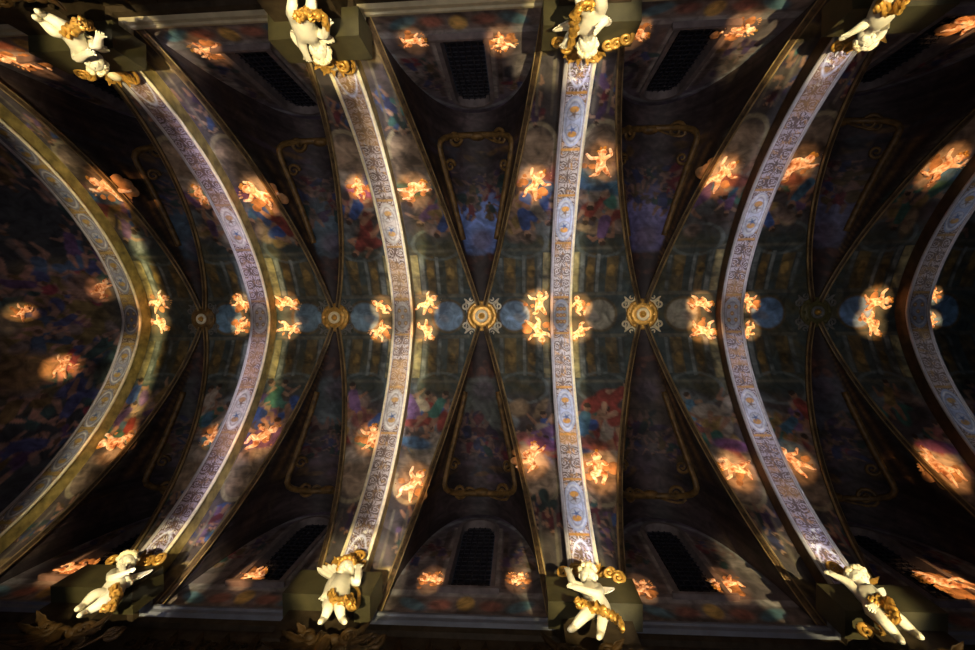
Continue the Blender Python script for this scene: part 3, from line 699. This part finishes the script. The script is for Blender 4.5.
def putto_body(K, face, S=1.0, fingers=True, levels=1, nod=0.0):
    """K: joint positions (head, neck, chest, pelvis; sl el wl / sr er wr arms; kl al tl / kr ar tr legs). Returns body MB and hair MB."""
    V3 = {n: Vector(p) for n, p in K.items()}
    up = (V3['neck'] - V3['pelvis']).normalized(); r, f, up = cross_frame(up, face)
    belly = V3['pelvis'].lerp(V3['chest'], .45) + f * .035 * S
    hf = (face + Vector((0, 0, -nod))).normalized(); hu = V3['head'] - V3['neck']; hu = (hu - hf * hu.dot(hf)).normalized()
    hr = hf.cross(hu)
    J = {'pelvis': (V3['pelvis'], .122 * S), 'belly': (belly, .128 * S), 'chest': (V3['chest'], .118 * S), 'neck': (V3['neck'], .056 * S),
         'skull': (V3['head'], .135 * S), 'crown': (V3['head'] + hu * .085 * S - hf * .01 * S, .10 * S)}
    E = [('pelvis', 'belly'), ('belly', 'chest'), ('chest', 'neck'), ('neck', 'skull'), ('skull', 'crown')]
    for d in 'lr':
        J['s' + d] = (V3['s' + d], .075 * S); J['e' + d] = (V3['e' + d], .066 * S); J['w' + d] = (V3['w' + d], .045 * S)
        hd = (V3['w' + d] - V3['e' + d]).normalized(); palm = V3['w' + d] + hd * .06 * S; J['p' + d] = (palm, .040 * S)
        E += [('chest', 's' + d), ('s' + d, 'e' + d), ('e' + d, 'w' + d), ('w' + d, 'p' + d)]
        if fingers:
            sd = hd.cross(face).normalized()
            for i, (off, ln) in enumerate(((-.034, .055), (-.012, .068), (.012, .065), (.032, .05))):
                a = palm + sd * off * S + hd * .025 * S; b = a + hd * ln * .6 * S; c = b + hd * ln * .4 * S - face * .02 * S
                J[f'f{d}{i}a'] = (a, .012 * S); J[f'f{d}{i}b'] = (b, .0105 * S); J[f'f{d}{i}c'] = (c, .009 * S)
                E += [('p' + d, f'f{d}{i}a'), (f'f{d}{i}a', f'f{d}{i}b'), (f'f{d}{i}b', f'f{d}{i}c')]
            a = palm + sd * .045 * S; b = a + (sd * .7 + hd).normalized() * .045 * S
            J[f't{d}a'] = (a, .014 * S); J[f't{d}b'] = (b, .011 * S); E += [('p' + d, f't{d}a'), (f't{d}a', f't{d}b')]
        sg = 1 if (V3['k' + d] - V3['pelvis']).dot(r) > 0 else -1
        hip = V3['pelvis'] + r * .085 * S * (1 if d == 'r' else -1) * RS(V3, r) - up * .06 * S
        J['h' + d] = (hip, .098 * S); kn = V3['k' + d]
        J['q' + d] = (hip.lerp(kn, .5) + f * .02 * S, .096 * S); J['k' + d] = (kn, .072 * S)
        cf = kn.lerp(V3['a' + d], .4); J['c' + d] = (cf, .070 * S); J['a' + d] = (V3['a' + d], .048 * S)
        toe = V3['t' + d]; J['b' + d] = (V3['a' + d].lerp(toe, .55), .046 * S); J['o' + d] = (toe, .030 * S)
        E += [('pelvis', 'h' + d), ('h' + d, 'q' + d), ('q' + d, 'k' + d), ('k' + d, 'c' + d), ('c' + d, 'a' + d), ('a' + d, 'b' + d), ('b' + d, 'o' + d)]
    b = MB(); b.add(*skin_mesh(J, E, levels))
    c = V3['head']; fr = Matrix(((hr.x, hf.x, hu.x), (hr.y, hf.y, hu.y), (hr.z, hf.z, hu.z)))
    def H(x, y, z): return c + fr @ Vector((x, y, z)) * S
    b.ball(H(0, .03, -.025), Vector((.122, .120, .140)) * S, 20, 14, fr)                     # face mask, brow to chin
    b.ball(H(0, .152, -.045), Vector((.022, .028, .022)) * S, 10, 8, fr)                     # nose and its bridge
    b.ball(H(0, .142, -.015), Vector((.013, .016, .040)) * S, 8, 6, fr)
    for t in (-1, 1):
        b.ball(H(t * .058, .094, -.050), Vector((.052, .050, .052)) * S, 14, 10, fr)          # cheeks
        b.ball(H(t * .046, .128, .008), Vector((.026, .018, .018)) * S, 12, 8, fr)           # eyes
        b.ball(H(t * .126, .01, -.01), Vector((.018, .030, .038)) * S, 8, 6, fr)             # ears
    b.ball(H(0, .140, -.090), Vector((.022, .014, .007)) * S, 10, 6, fr); b.ball(H(0, .133, -.103), Vector((.018, .016, .008)) * S, 10, 6, fr)
    b.ball(H(0, .098, -.135), Vector((.038, .036, .028)) * S, 10, 6, fr)                     # chin
    h = MB(); rng = random.Random(int(abs(c.x * 1000)))
    for i in range(90 if fingers else 14):
        z = rng.uniform(-.2, 1); a = rng.uniform(0, 6.283); q = math.sqrt(1 - z * z); y = q * math.sin(a)
        if y > .30 and z < .60: continue
        rr = rng.uniform(.026, .045) * (1 if fingers else 1.4)
        h.ball(H(.125 * q * math.cos(a), .125 * y - .005, .03 + .135 * z), Vector((rr, rr, rr)) * S, 7, 5)
    return b, h
def RS(V3, r): return 1 if (V3['sr'] - V3['sl']).dot(r) > 0 else -1
def wing_mesh(base, tip, out, S=1.0, n=6):
    b = MB(); base, tip, out = Vector(base), Vector(tip), Vector(out).normalized(); d = tip - base; sd = d.cross(out).normalized()
    for i in range(n):
        a = (i / (n - 1) - .5) * 1.0; v = (d * math.cos(a) + sd * d.length * math.sin(a)) * (1 - .45 * i / (n - 1))
        b.leaf(base + sd * .02 * S * i, base + v, out, .055 * S + .12 * d.length * .35, .18, 1)
    b.ball(base + d * .12, Vector((1, 1, 1)) * .05 * S, 8, 6)
    return b
def at(px, py, Y):
    """point of the plane at lateral distance Y seen in direction (px, py)"""
    d = RC.T @ np.array([px - 487.5, py - 325, F_PX]); t = (Y - YC) / d[1]
    return Vector((d[0] * t, Y, d[2] * t + H0))

# ---- the stucco putti on the pier blocks
PUTTI = [
 dict(q=1, i=1, lab='white putto statue leaning left, arm across chest, below the second arch, bottom row',
  J=dict(head=(127.7, 562.5, 0), neck=(124.2, 570.5, 0), chest=(120, 578, 0), pelvis=(112, 592, 0), sl=(112.5, 572, .03), el=(110.5, 579, .14), wl=(124, 573.5, .2), sr=(127, 576.5, -.02), er=(128.5, 586, .02), wr=(123, 570, .12),
         kl=(94.5, 594.2, .12), al=(82.5, 606.5, .05), tl=(76, 609.5, .14), kr=(100.5, 603.8, .06), ar=(86, 612.2, 0), tr=(78.5, 616, .1)),
  wings=[((126, 577), (138, 585))], drape=[(113, 588), (118, 599), (112, 607), (103, 609.5)], scrolls=[(112, 561, 1), (146, 562, -1), (158, 560, -1)]),
 dict(q=1, i=2, lab='white putto statue twisting, with gilded hair, below the third arch, bottom row',
  J=dict(head=(347, 568.5, 0), neck=(345.5, 575.5, 0), chest=(342.5, 583, 0), pelvis=(336, 600, 0), sl=(335, 577.5, 0), el=(329.5, 586, .05), wl=(325.5, 595, .1), sr=(351.5, 579.5, 0), er=(357.5, 584, .05), wr=(358.5, 570, .1),
         kl=(328, 609.5, .1), al=(323.5, 619.5, 0), tl=(319.5, 622.5, .1), kr=(339.5, 609, .14), ar=(342, 619, .02), tr=(345.5, 622.5, .1)),
  wings=[((336, 578), (329, 563)), ((351, 578), (361, 563))], drape=[(330, 594), (336, 603), (347, 602), (353, 607), (350, 598)], scrolls=[(358, 556, 1), (352, 604, -1), (352, 557, -1)], goldhair=True),
 dict(q=1, i=3, lab='white putto statue standing frontally, arm raised, below the fourth arch, bottom row',
  J=dict(head=(588, 576, 0), neck=(589.5, 583, 0), chest=(592, 590.5, 0), pelvis=(598, 606, 0), sl=(582.5, 588, .02), el=(573, 584.5, .08), wl=(569, 573, .1), sr=(601, 589, 0), er=(597.5, 594.5, .16), wr=(578, 588, .2),
         kl=(583.5, 616.5, .12), al=(573.5, 627.5, .02), tl=(569, 630, .1), kr=(602.5, 619, .05), ar=(600.5, 633.5, 0), tr=(598.5, 638, .1)),
  wings=[((598, 588), (610, 595))], drape=[(576, 604), (586, 607), (598, 608), (610, 615), (620, 622), (622, 629)], scrolls=[(563, 573, 1), (609, 573, -1), (618, 578, -1)], goldhair=False),
 dict(q=1, i=4, lab='white putto statue stretched to the lower right, below the fifth arch, bottom row',
  J=dict(head=(857.5, 578.5, 0), neck=(861.5, 586, 0), chest=(866.5, 593.5, 0), pelvis=(876.5, 609.5, 0), sl=(856, 590.5, .02), el=(846, 580.5, .08), wl=(837, 576.5, .1), sr=(873.5, 590, 0), er=(878, 598, .1), wr=(873, 607, .18),
         kl=(885.5, 623, .1), al=(897.5, 636.5, 0), tl=(903, 642.5, .1), kr=(899, 619, .08), ar=(914, 632.5, 0), tr=(922.5, 638, .1)),
  wings=[((876, 594), (888, 593))], drape=[(872, 604), (883, 600), (890, 606), (896, 618), (891, 621)], scrolls=[(833, 568, 1), (850, 571, -1), (866, 632, 1)], goldhair=False),
 dict(q=-1, i=1, lab='white putto statue with legs stretched to the upper left, second arch, top row',
  J=dict(head=(95.5, 62, 0), neck=(90, 54.5, 0), chest=(83, 46.5, 0), pelvis=(71, 33, 0), sl=(77.5, 51, .02), el=(76, 60, .12), wl=(88, 53, .2), sr=(89, 45, 0), er=(98, 44.5, .06), wr=(99.5, 36, .1),
         kl=(53.5, 31.5, .1), al=(41, 19.5, 0), tl=(33.5, 16.5, .1), kr=(57.5, 22.5, .08), ar=(43.5, 14.5, 0), tr=(36, 10.5, .1)),
  wings=[((89, 47), (98, 31))], drape=[(64, 33), (75, 26), (82, 22), (90, 26)], scrolls=[(82, 74, 1), (88, 75, -1)], goldhair=False),
 dict(q=-1, i=2, lab='brightly lit white putto statue with gilded drapery, third arch, top row',
  J=dict(head=(320, 50, 0), neck=(314.5, 42.5, 0), chest=(309, 34, 0), pelvis=(302.5, 19, 0), sl=(300.5, 37, .02), el=(302.5, 46, .06), wl=(306, 54, .1), sr=(316.5, 31.5, 0), er=(325, 36.5, .06), wr=(327, 24, .1),
         kl=(292, 9, .1), al=(293, -4, 0), tl=(291, -9, .1), kr=(311.5, 7, .1), ar=(311, -5, 0), tr=(312, -10, .1)),
  wings=[((301, 36), (296, 47)), ((317, 33), (331, 45))], drape=[(295, 16), (303, 12), (312, 15), (322, 14), (326, 26)], scrolls=[(330, 63, 1), (342, 66, -1), (318, 60, 1)], goldhair=False),
 dict(q=-1, i=3, lab='white putto statue between gilded scrolls, fourth arch, top row',
  J=dict(head=(587, 43, 0), neck=(587, 35, 0), chest=(588.5, 27, 0), pelvis=(593.5, 11, 0), sl=(578.5, 29, .02), el=(570, 34.5, .08), wl=(566.5, 41.5, .1), sr=(598, 25, 0), er=(606, 18.5, .08), wr=(601, 25, .16),
         kl=(581, 3, .1), al=(578, -10, 0), tl=(576, -15, .1), kr=(600.5, -2, .1), ar=(602, -14, 0), tr=(602, -19, .1)),
  wings=[((599, 25), (610, 12)), ((578, 28), (562, 17))], drape=[(571, 44), (574, 28), (575, 12), (584, 4), (594, 4)], scrolls=[(558, 42, 1), (566, 47, -1), (608, 44, -1), (616, 43, 1), (626, 38, -1)], goldhair=False),
 dict(q=-1, i=4, lab='white putto statue reaching down to the fifth arch, top row',
  J=dict(head=(867, 36.5, 0), neck=(871.5, 28.5, 0), chest=(877, 20.5, 0), pelvis=(886.5, 5, 0), sl=(869.5, 20.5, .02), el=(861.5, 26.5, .08), wl=(852, 32.5, .1), sr=(882.5, 25.5, 0), er=(881, 35, .06), wr=(873, 41, .1),
         kl=(890, -8, .1), al=(897, -20, 0), tl=(901, -26, .1), kr=(903, -5, .1), ar=(913, -16, 0), tr=(919, -22, .1)),
  wings=[((881, 20), (898, 13))], drape=[(878, 3), (890, 10), (900, 6), (906, -3)], scrolls=[(838, 46, 1), (850, 45, -1), (857, 43, 1)], goldhair=False)]
YP = 4.02
def frame_to(nrm):
    z = Vector(nrm).normalized(); x = Vector((1, 0, 0)); x = (x - z * x.dot(z)).normalized(); y = z.cross(x)
    return Matrix(((x.x, y.x, z.x), (x.y, y.y, z.y), (x.z, y.z, z.z)))
def make_putto(d):
    q = d['q']; fwd = Vector((0, -q, -.25)).normalized()
    J = {n: at(p[0], p[1], q * (YP - p[2])) for n, p in d['J'].items()}
    S = 1.06; b, h = putto_body(J, fwd, S, nod=.75)
    feet = (J['tl'] + J['tr']) / 2; root = thing('putto_statue', d['lab'], 'statue', feet, 'stucco putti on the pier blocks')
    b.build('body', M_STATUE, root); h.build('hair', M_GOLD if d.get('goldhair') else M_PALEGOLD, root)
    for (bx, by), (tx, ty) in d['wings']:
        wing_mesh(at(bx, by, q * (YP + .10)), at(tx, ty, q * (YP + .06)), fwd, S).build('wing', M_IVORY, root)
    pts = [at(x, y, q * (YP - .17 + .05 * math.sin(2.1 * i))) for i, (x, y) in enumerate(d['drape'])]
    path = []
    for i in range(len(pts) - 1):
        for t in range(6): path.append(pts[i].lerp(pts[i + 1], t / 6) + Vector((0, -q * .03 * math.sin(t * 2 + i), .02 * math.sin(t * 1.7))))
    path.append(pts[-1]); n = len(path)
    dr = MB().tube(path, [.07 * (.55 + .45 * math.sin(math.pi * (.15 + .75 * i / n))) * (1 + .25 * math.sin(i * 2.3)) for i in range(n)], 10, .6)
    for o in (-.05, .05): dr.tube([p + Vector((0, -q * .02, o)) for p in path], .028, 6)
    dr.build('drapery', M_GOLD, root)
    # gilded scrollwork behind the head
    i = d['i']; tb = 'top' if q < 0 else 'bottom'
    X = AXS[i]; c = Vector((X, q * 4.36, ZE + .30)); fr = frame_to((0, -q, -.5))
    g = thing('gilded_crest', f'gilded scroll crest behind the putto at the foot of the {ORD[i]} arch, {tb} side', 'ornament', c, 'gilded crests at the arch feet')
    for x, y, hnd in d['scrolls']:
        p = at(x, y, q * 4.18); MB().volute(p, .10, fr, 1.5, .032, hnd, .5, p + (c - p) * .45).build('scroll', M_GOLD, g)
    for t in (-1, 1):
        MB().volute(c + Vector((t * .18, -q * .02, .18)), .12, fr, 1.5, .034, -t, 0, c + Vector((t * .03, 0, -.2))).build('scroll', M_GOLD, g)
        for a, L in ((.25, .34), (.8, .36), (1.4, .36)):
            MB().leaf(c + Vector((t * .06, 0, -.05)), c + Vector((t * math.sin(a) * L, -q * .05, math.cos(a) * L)), (0, -q, -.3), .06, .3, 3).build('leaf', M_GOLD, g)
    MB().ball(c + Vector((0, -q * .06, .05)), (.10, .06, .12), 12, 8).build('shell', M_PALEGOLD, g)
    # carved corbel carrying the statue
    zf = min(J['tl'].z, J['tr'].z) - .05; xf = feet.x; c = Vector((xf, q * 3.98, zf))
    k = thing('carved_corbel', f'dark gilded acanthus corbel under the putto of the {ORD[i]} arch, {tb} side', 'corbel', (xf, q * 4.1, zf - .7), 'carved corbels of the pier blocks')
    half = .14 + abs(J['tl'].x - J['tr'].x) / 2; rng = random.Random(i + 20 * q)
    rk = MB()
    for j in range(9): rk.ball(c + Vector(((j / 4 - 1) * half, q * rng.uniform(.04, .12), rng.uniform(-.10, -.04))), (rng.uniform(.06, .10), .08, rng.uniform(.05, .08)), 10, 7)
    rk.build('rocky_base', M_CORBEL, k)
    fr = frame_to((0, -q, -.3))
    for t in (-1, 1):
        MB().volute(c + Vector((t * .26, q * .04, -.08)), .12, fr, 1.7, .035, t, 0, c + Vector((t * .1, q * .1, -.65))).build('scroll', M_CORBEL, k)
        MB().volute(c + Vector((t * .58, q * .12, .0)), .10, fr, 1.6, .03, -t, 0, c + Vector((t * .3, q * .12, -.5))).build('scroll', M_CORBEL, k)
        for a, L in ((.3, .45), (.75, .55), (1.15, .62), (1.6, .55), (2.1, .5)):
            L *= rng.uniform(.8, 1.1)
            MB().leaf(c + Vector((t * .12, q * .08, -.16)), c + Vector((t * (.12 + math.sin(a) * L), q * .02, -.16 - math.cos(a) * L)), (0, -q, -.3), .075, .35, 4).build('leaf', M_CORBEL, k)
    MB().leaf(c + Vector((0, 0, -.08)), c + Vector((0, q * .12, -.85)), (0, -q, -.2), .13, .3, 4).build('leaf', M_CORBEL, k)
    hx = (J['head'] + J['pelvis']) / 2
    spot('putto_spot', (hx.x * .75 + 1.2, -q * .4, .4), hx, 10.5, d.get('pw', 6500), (1, .81, .42), .6)
for d in PUTTI: make_putto(d)

# ---- the painted cherubs picked out by narrow projector beams
def hit(px, py):
    d = Vector((RC.T @ np.array([px - 487.5, py - 325, F_PX])).tolist()).normalized(); o = Vector((0, YC, H0)); t = 6.0
    while t < 25:
        p = o + d * t
        if abs(p.y) >= YW:
            t = (math.copysign(YW, p.y) - YC) / d.y; p = o + d * t; return p, Vector((0, -math.copysign(1, p.y), 0))
        if p.z >= vault_z(p.x, p.y): return p, vault_n(p.x, p.y)
        t += .02
    return p, Vector((0, 0, -1))
POSES = [dict(head=(0, 0, .62), neck=(0, 0, .45), chest=(0, 0, .30), pelvis=(.02, 0, 0), sl=(-.15, 0, .36), el=(-.34, .05, .45), wl=(-.42, .05, .66), sr=(.15, 0, .36), er=(.33, .05, .28), wr=(.52, .05, .40), kl=(-.20, .12, -.22), al=(-.10, 0, -.48), tl=(-.16, .05, -.56), kr=(.22, .12, -.20), ar=(.36, 0, -.42), tr=(.44, .05, -.46)),
 dict(head=(.10, 0, .58), neck=(.05, 0, .43), chest=(0, 0, .28), pelvis=(-.08, 0, 0), sl=(-.14, 0, .38), el=(-.32, .1, .22), wl=(-.18, .15, .08), sr=(.16, 0, .30), er=(.36, .05, .40), wr=(.50, .05, .58), kl=(-.34, .12, -.10), al=(-.52, 0, -.30), tl=(-.62, .05, -.30), kr=(.08, .14, -.26), ar=(-.12, 0, -.48), tr=(-.18, .05, -.56)),
 dict(head=(-.08, 0, .56), neck=(-.04, 0, .42), chest=(0, 0, .28), pelvis=(.10, 0, .02), sl=(-.16, 0, .30), el=(-.38, .05, .22), wl=(-.56, .05, .34), sr=(.14, 0, .38), er=(.28, .1, .56), wr=(.14, .1, .72), kl=(.10, .14, -.26), al=(-.08, 0, -.42), tl=(-.18, .05, -.46), kr=(.36, .12, -.10), ar=(.56, 0, -.26), tr=(.66, .05, -.28)),
 dict(head=(.02, 0, .60), neck=(0, 0, .44), chest=(0, 0, .30), pelvis=(0, 0, 0), sl=(-.15, 0, .36), el=(-.34, .1, .24), wl=(-.20, .15, .30), sr=(.15, 0, .36), er=(.34, .1, .24), wr=(.22, .15, .34), kl=(-.24, .16, -.08), al=(-.10, .05, -.34), tl=(-.14, .1, -.42), kr=(.24, .16, -.12), ar=(.10, .05, -.40), tr=(.14, .1, -.48))]
VARS = []
for vi, p in enumerate(POSES):
    J = {n: Vector((a, -w, b)) for n, (a, w, b) in p.items()}
    b, h = putto_body(J, Vector((0, -1, 0)), 1.22, False, 1)
    body = b.build('painted_cherub', M_FLESH); hair = h.build('hair', M_GOLD, body)
    w = wing_mesh((-.12, .06, .34), (-.52, .04, .78), (0, -1, 0), 1.0, 5); w.build('wing', M_WING, body)
    w = wing_mesh((.12, .06, .34), (.55, .04, .74), (0, -1, 0), 1.0, 5); w.build('wing', M_WING, body)
    rng = random.Random(vi); c = MB()
    for _ in range(12): c.ball((rng.uniform(-.55, .55), .06 + rng.uniform(0, .06), rng.uniform(-.55, .42)), (rng.uniform(.20, .34), .13, rng.uniform(.16, .26)), 12, 8)  # puffs added behind the figure to make an orange halo in the beam
    c.build('halo_cloud', M_CLOUD, body); VARS.append(body)
USED = set()
def place_cherub(px, py, size, ang, vi, label, power=1.0, group='painted cherubs of the vault'):
    p, n = hit(px, py); D = (p - Vector((0, YC, H0)))
    e = Vector((RC.T @ np.array([math.sin(math.radians(ang)), -math.cos(math.radians(ang)), 0])).tolist())
    # head direction: the surface direction that points that way
    v = (e - n * (e.dot(n))).normalized(); y = -n; x = y.cross(v).normalized()
    zc = D.z; s = size / 1.12 * zc / F_PX
    src = VARS[vi]
    if vi in USED:
        o = src.copy(); COL.objects.link(o)
        for ch in src.children:
            cc = ch.copy(); COL.objects.link(cc); cc.parent = o
    else: o = src; USED.add(vi)
    m = Matrix.Identity(4)
    for r in range(3): m[r][0], m[r][1], m[r][2] = x[r] * s, y[r] * s * .6, v[r] * s
    m.translation = p; o.matrix_world = m
    tag(o, label, 'cherub', group)
    src_ = Vector((p.x * .97, p.y * (-.35 if abs(p.y) > YW - .01 else .45), .4)); d = (p - src_).length
    spot('projector_beam', src_, p + v * s * .1, math.degrees(2 * math.atan(s * .80 / d)), 17500 * power * (1.6 if abs(p.y) > YW - .01 else 1) * (d / 12) ** 2, (1, .50, .19), 1.0)
CH = []
def addc(lst, text):
    for (px, py, size, ang, vi, who, *pw) in lst: CH.append((px, py, size, ang, vi, text.format(who), pw[0] if pw else 1.0))
crown = 'glowing painted cherub at the crown, {}'
addc([(157, 303, 22, 60, 0, 'just right of the first arch, upper of two', .5), (158, 323, 22, 110, 1, 'just right of the first arch, lower of two', .5),
      (243, 305, 19, -30, 2, 'just left of the second arch, upper of two', .8), (243, 324, 19, 210, 3, 'just left of the second arch, lower of two', .8),
      (285, 304, 22, 70, 1, 'just right of the second arch, upper of two', .8), (287, 327, 22, 110, 0, 'just right of the second arch, lower of two', .8),
      (384, 308, 20, -60, 3, 'just left of the third arch, upper of two'), (383, 330, 20, 240, 2, 'just left of the third arch, lower of two'),
      (425, 305, 22, 50, 0, 'just right of the third arch, upper of two'), (424, 329, 22, 130, 1, 'just right of the third arch, lower of two'),
      (537, 306, 25, 20, 2, 'just left of the fourth arch, upper of two', 1.2), (537, 327, 25, 160, 0, 'just left of the fourth arch, lower of two', 1.2),
      (580, 308, 20, -20, 3, 'just right of the fourth arch, upper of two'), (580, 329, 20, 200, 1, 'just right of the fourth arch, lower of two'),
      (698, 304, 21, 80, 1, 'just left of the fifth arch, upper of two', .8), (701, 328, 23, 120, 2, 'just left of the fifth arch, lower of two', .9),
      (749, 305, 18, -20, 0, 'just right of the fifth arch, upper of two', .8), (749, 328, 18, 200, 3, 'just right of the fifth arch, lower of two', .8),
      (874, 300, 24, 100, 2, 'left of the sixth arch, upper of two', .8), (868, 322, 24, 140, 1, 'left of the sixth arch, lower of two', .7),
      (932, 297, 15, 0, 0, 'just right of the sixth arch, upper of two', .7), (931, 318, 15, 180, 3, 'just right of the sixth arch, lower of two', .7)], crown)
addc([(115, 191, 34, -40, 0, 'right of the first arch', .6), (203, 196, 20, -20, 1, 'left of the second arch', .35), (262, 198, 32, -30, 2, 'right of the second arch', .9),
      (360, 191, 22, 0, 3, 'left of the third arch', .9), (413, 192, 27, 30, 1, 'right of the third arch', .9), (533, 187, 28, 20, 0, 'left of the fourth arch'),
      (598, 166, 30, 10, 2, 'right of the fourth arch', .7), (717, 178, 30, 25, 0, 'left of the fifth arch', .8), (791, 170, 32, 25, 1, 'right of the fifth arch', .5), (938, 168, 31, 45, 2, 'left of the sixth arch', .6)],
     'glowing painted cherub on the upper haunch of the vault, {}')
addc([(121, 440, 34, 240, 1, 'right of the first arch', .6), (216, 434, 22, 200, 0, 'left of the second arch', .35), (258, 439, 34, 40, 3, 'right of the second arch', .6),
      (370, 440, 27, 10, 2, 'left of the third arch', .6), (410, 487, 32, 20, 0, 'right of the third arch', .9), (532, 460, 30, 0, 1, 'left of the fourth arch', .7),
      (598, 472, 34, 0, 3, 'right of the fourth arch'), (739, 471, 29, -50, 2, 'left of the fifth arch', .8), (796, 464, 30, -20, 0, 'right of the fifth arch', .6), (944, 468, 34, -45, 1, 'left of the sixth arch', .6)],
     'glowing painted cherub on the lower haunch of the vault, {}')
addc([(25, 60, 36, -55, 1, 'left of the second arch', .45), (212, 50, 28, -40, 0, 'between the second and third arches', .4), (410, 40, 24, 10, 2, 'left of the centre window', .4), (500, 40, 26, 0, 0, 'right of the centre window', .6),
      (632, 33, 26, 30, 1, 'right of the fourth arch', .4), (735, 29, 30, 40, 3, 'right of the window before the fifth arch', .5), (966, 24, 30, 60, 0, 'at the right edge of the picture', .5)],
     'glowing cherub painted on the upper window wall, {}')
addc([(70, 569, 34, 60, 3, 'left of the second arch', .45), (249, 575, 26, 50, 2, 'between the second and third arches', .4), (429, 580, 24, 20, 1, 'left of the centre window', .45), (517, 581, 22, 0, 3, 'right of the centre window', .5),
      (642, 590, 24, 0, 0, 'right of the fourth arch', .3), (731, 585, 28, -50, 2, 'right of the window before the fifth arch', .45), (950, 582, 36, -60, 1, 'at the right edge of the picture', .45)],
     'glowing cherub painted on the lower window wall, {}')
addc([(20, 313, 17, 60, 2, 'near the left edge', .45), (62, 369, 24, 20, 0, 'lowest of three', .5), (103, 291, 22, 10, 1, 'beside the first arch', .2)], 'glowing painted cherub in the dark apse vault, {}')
for a in CH: place_cherub(*a)
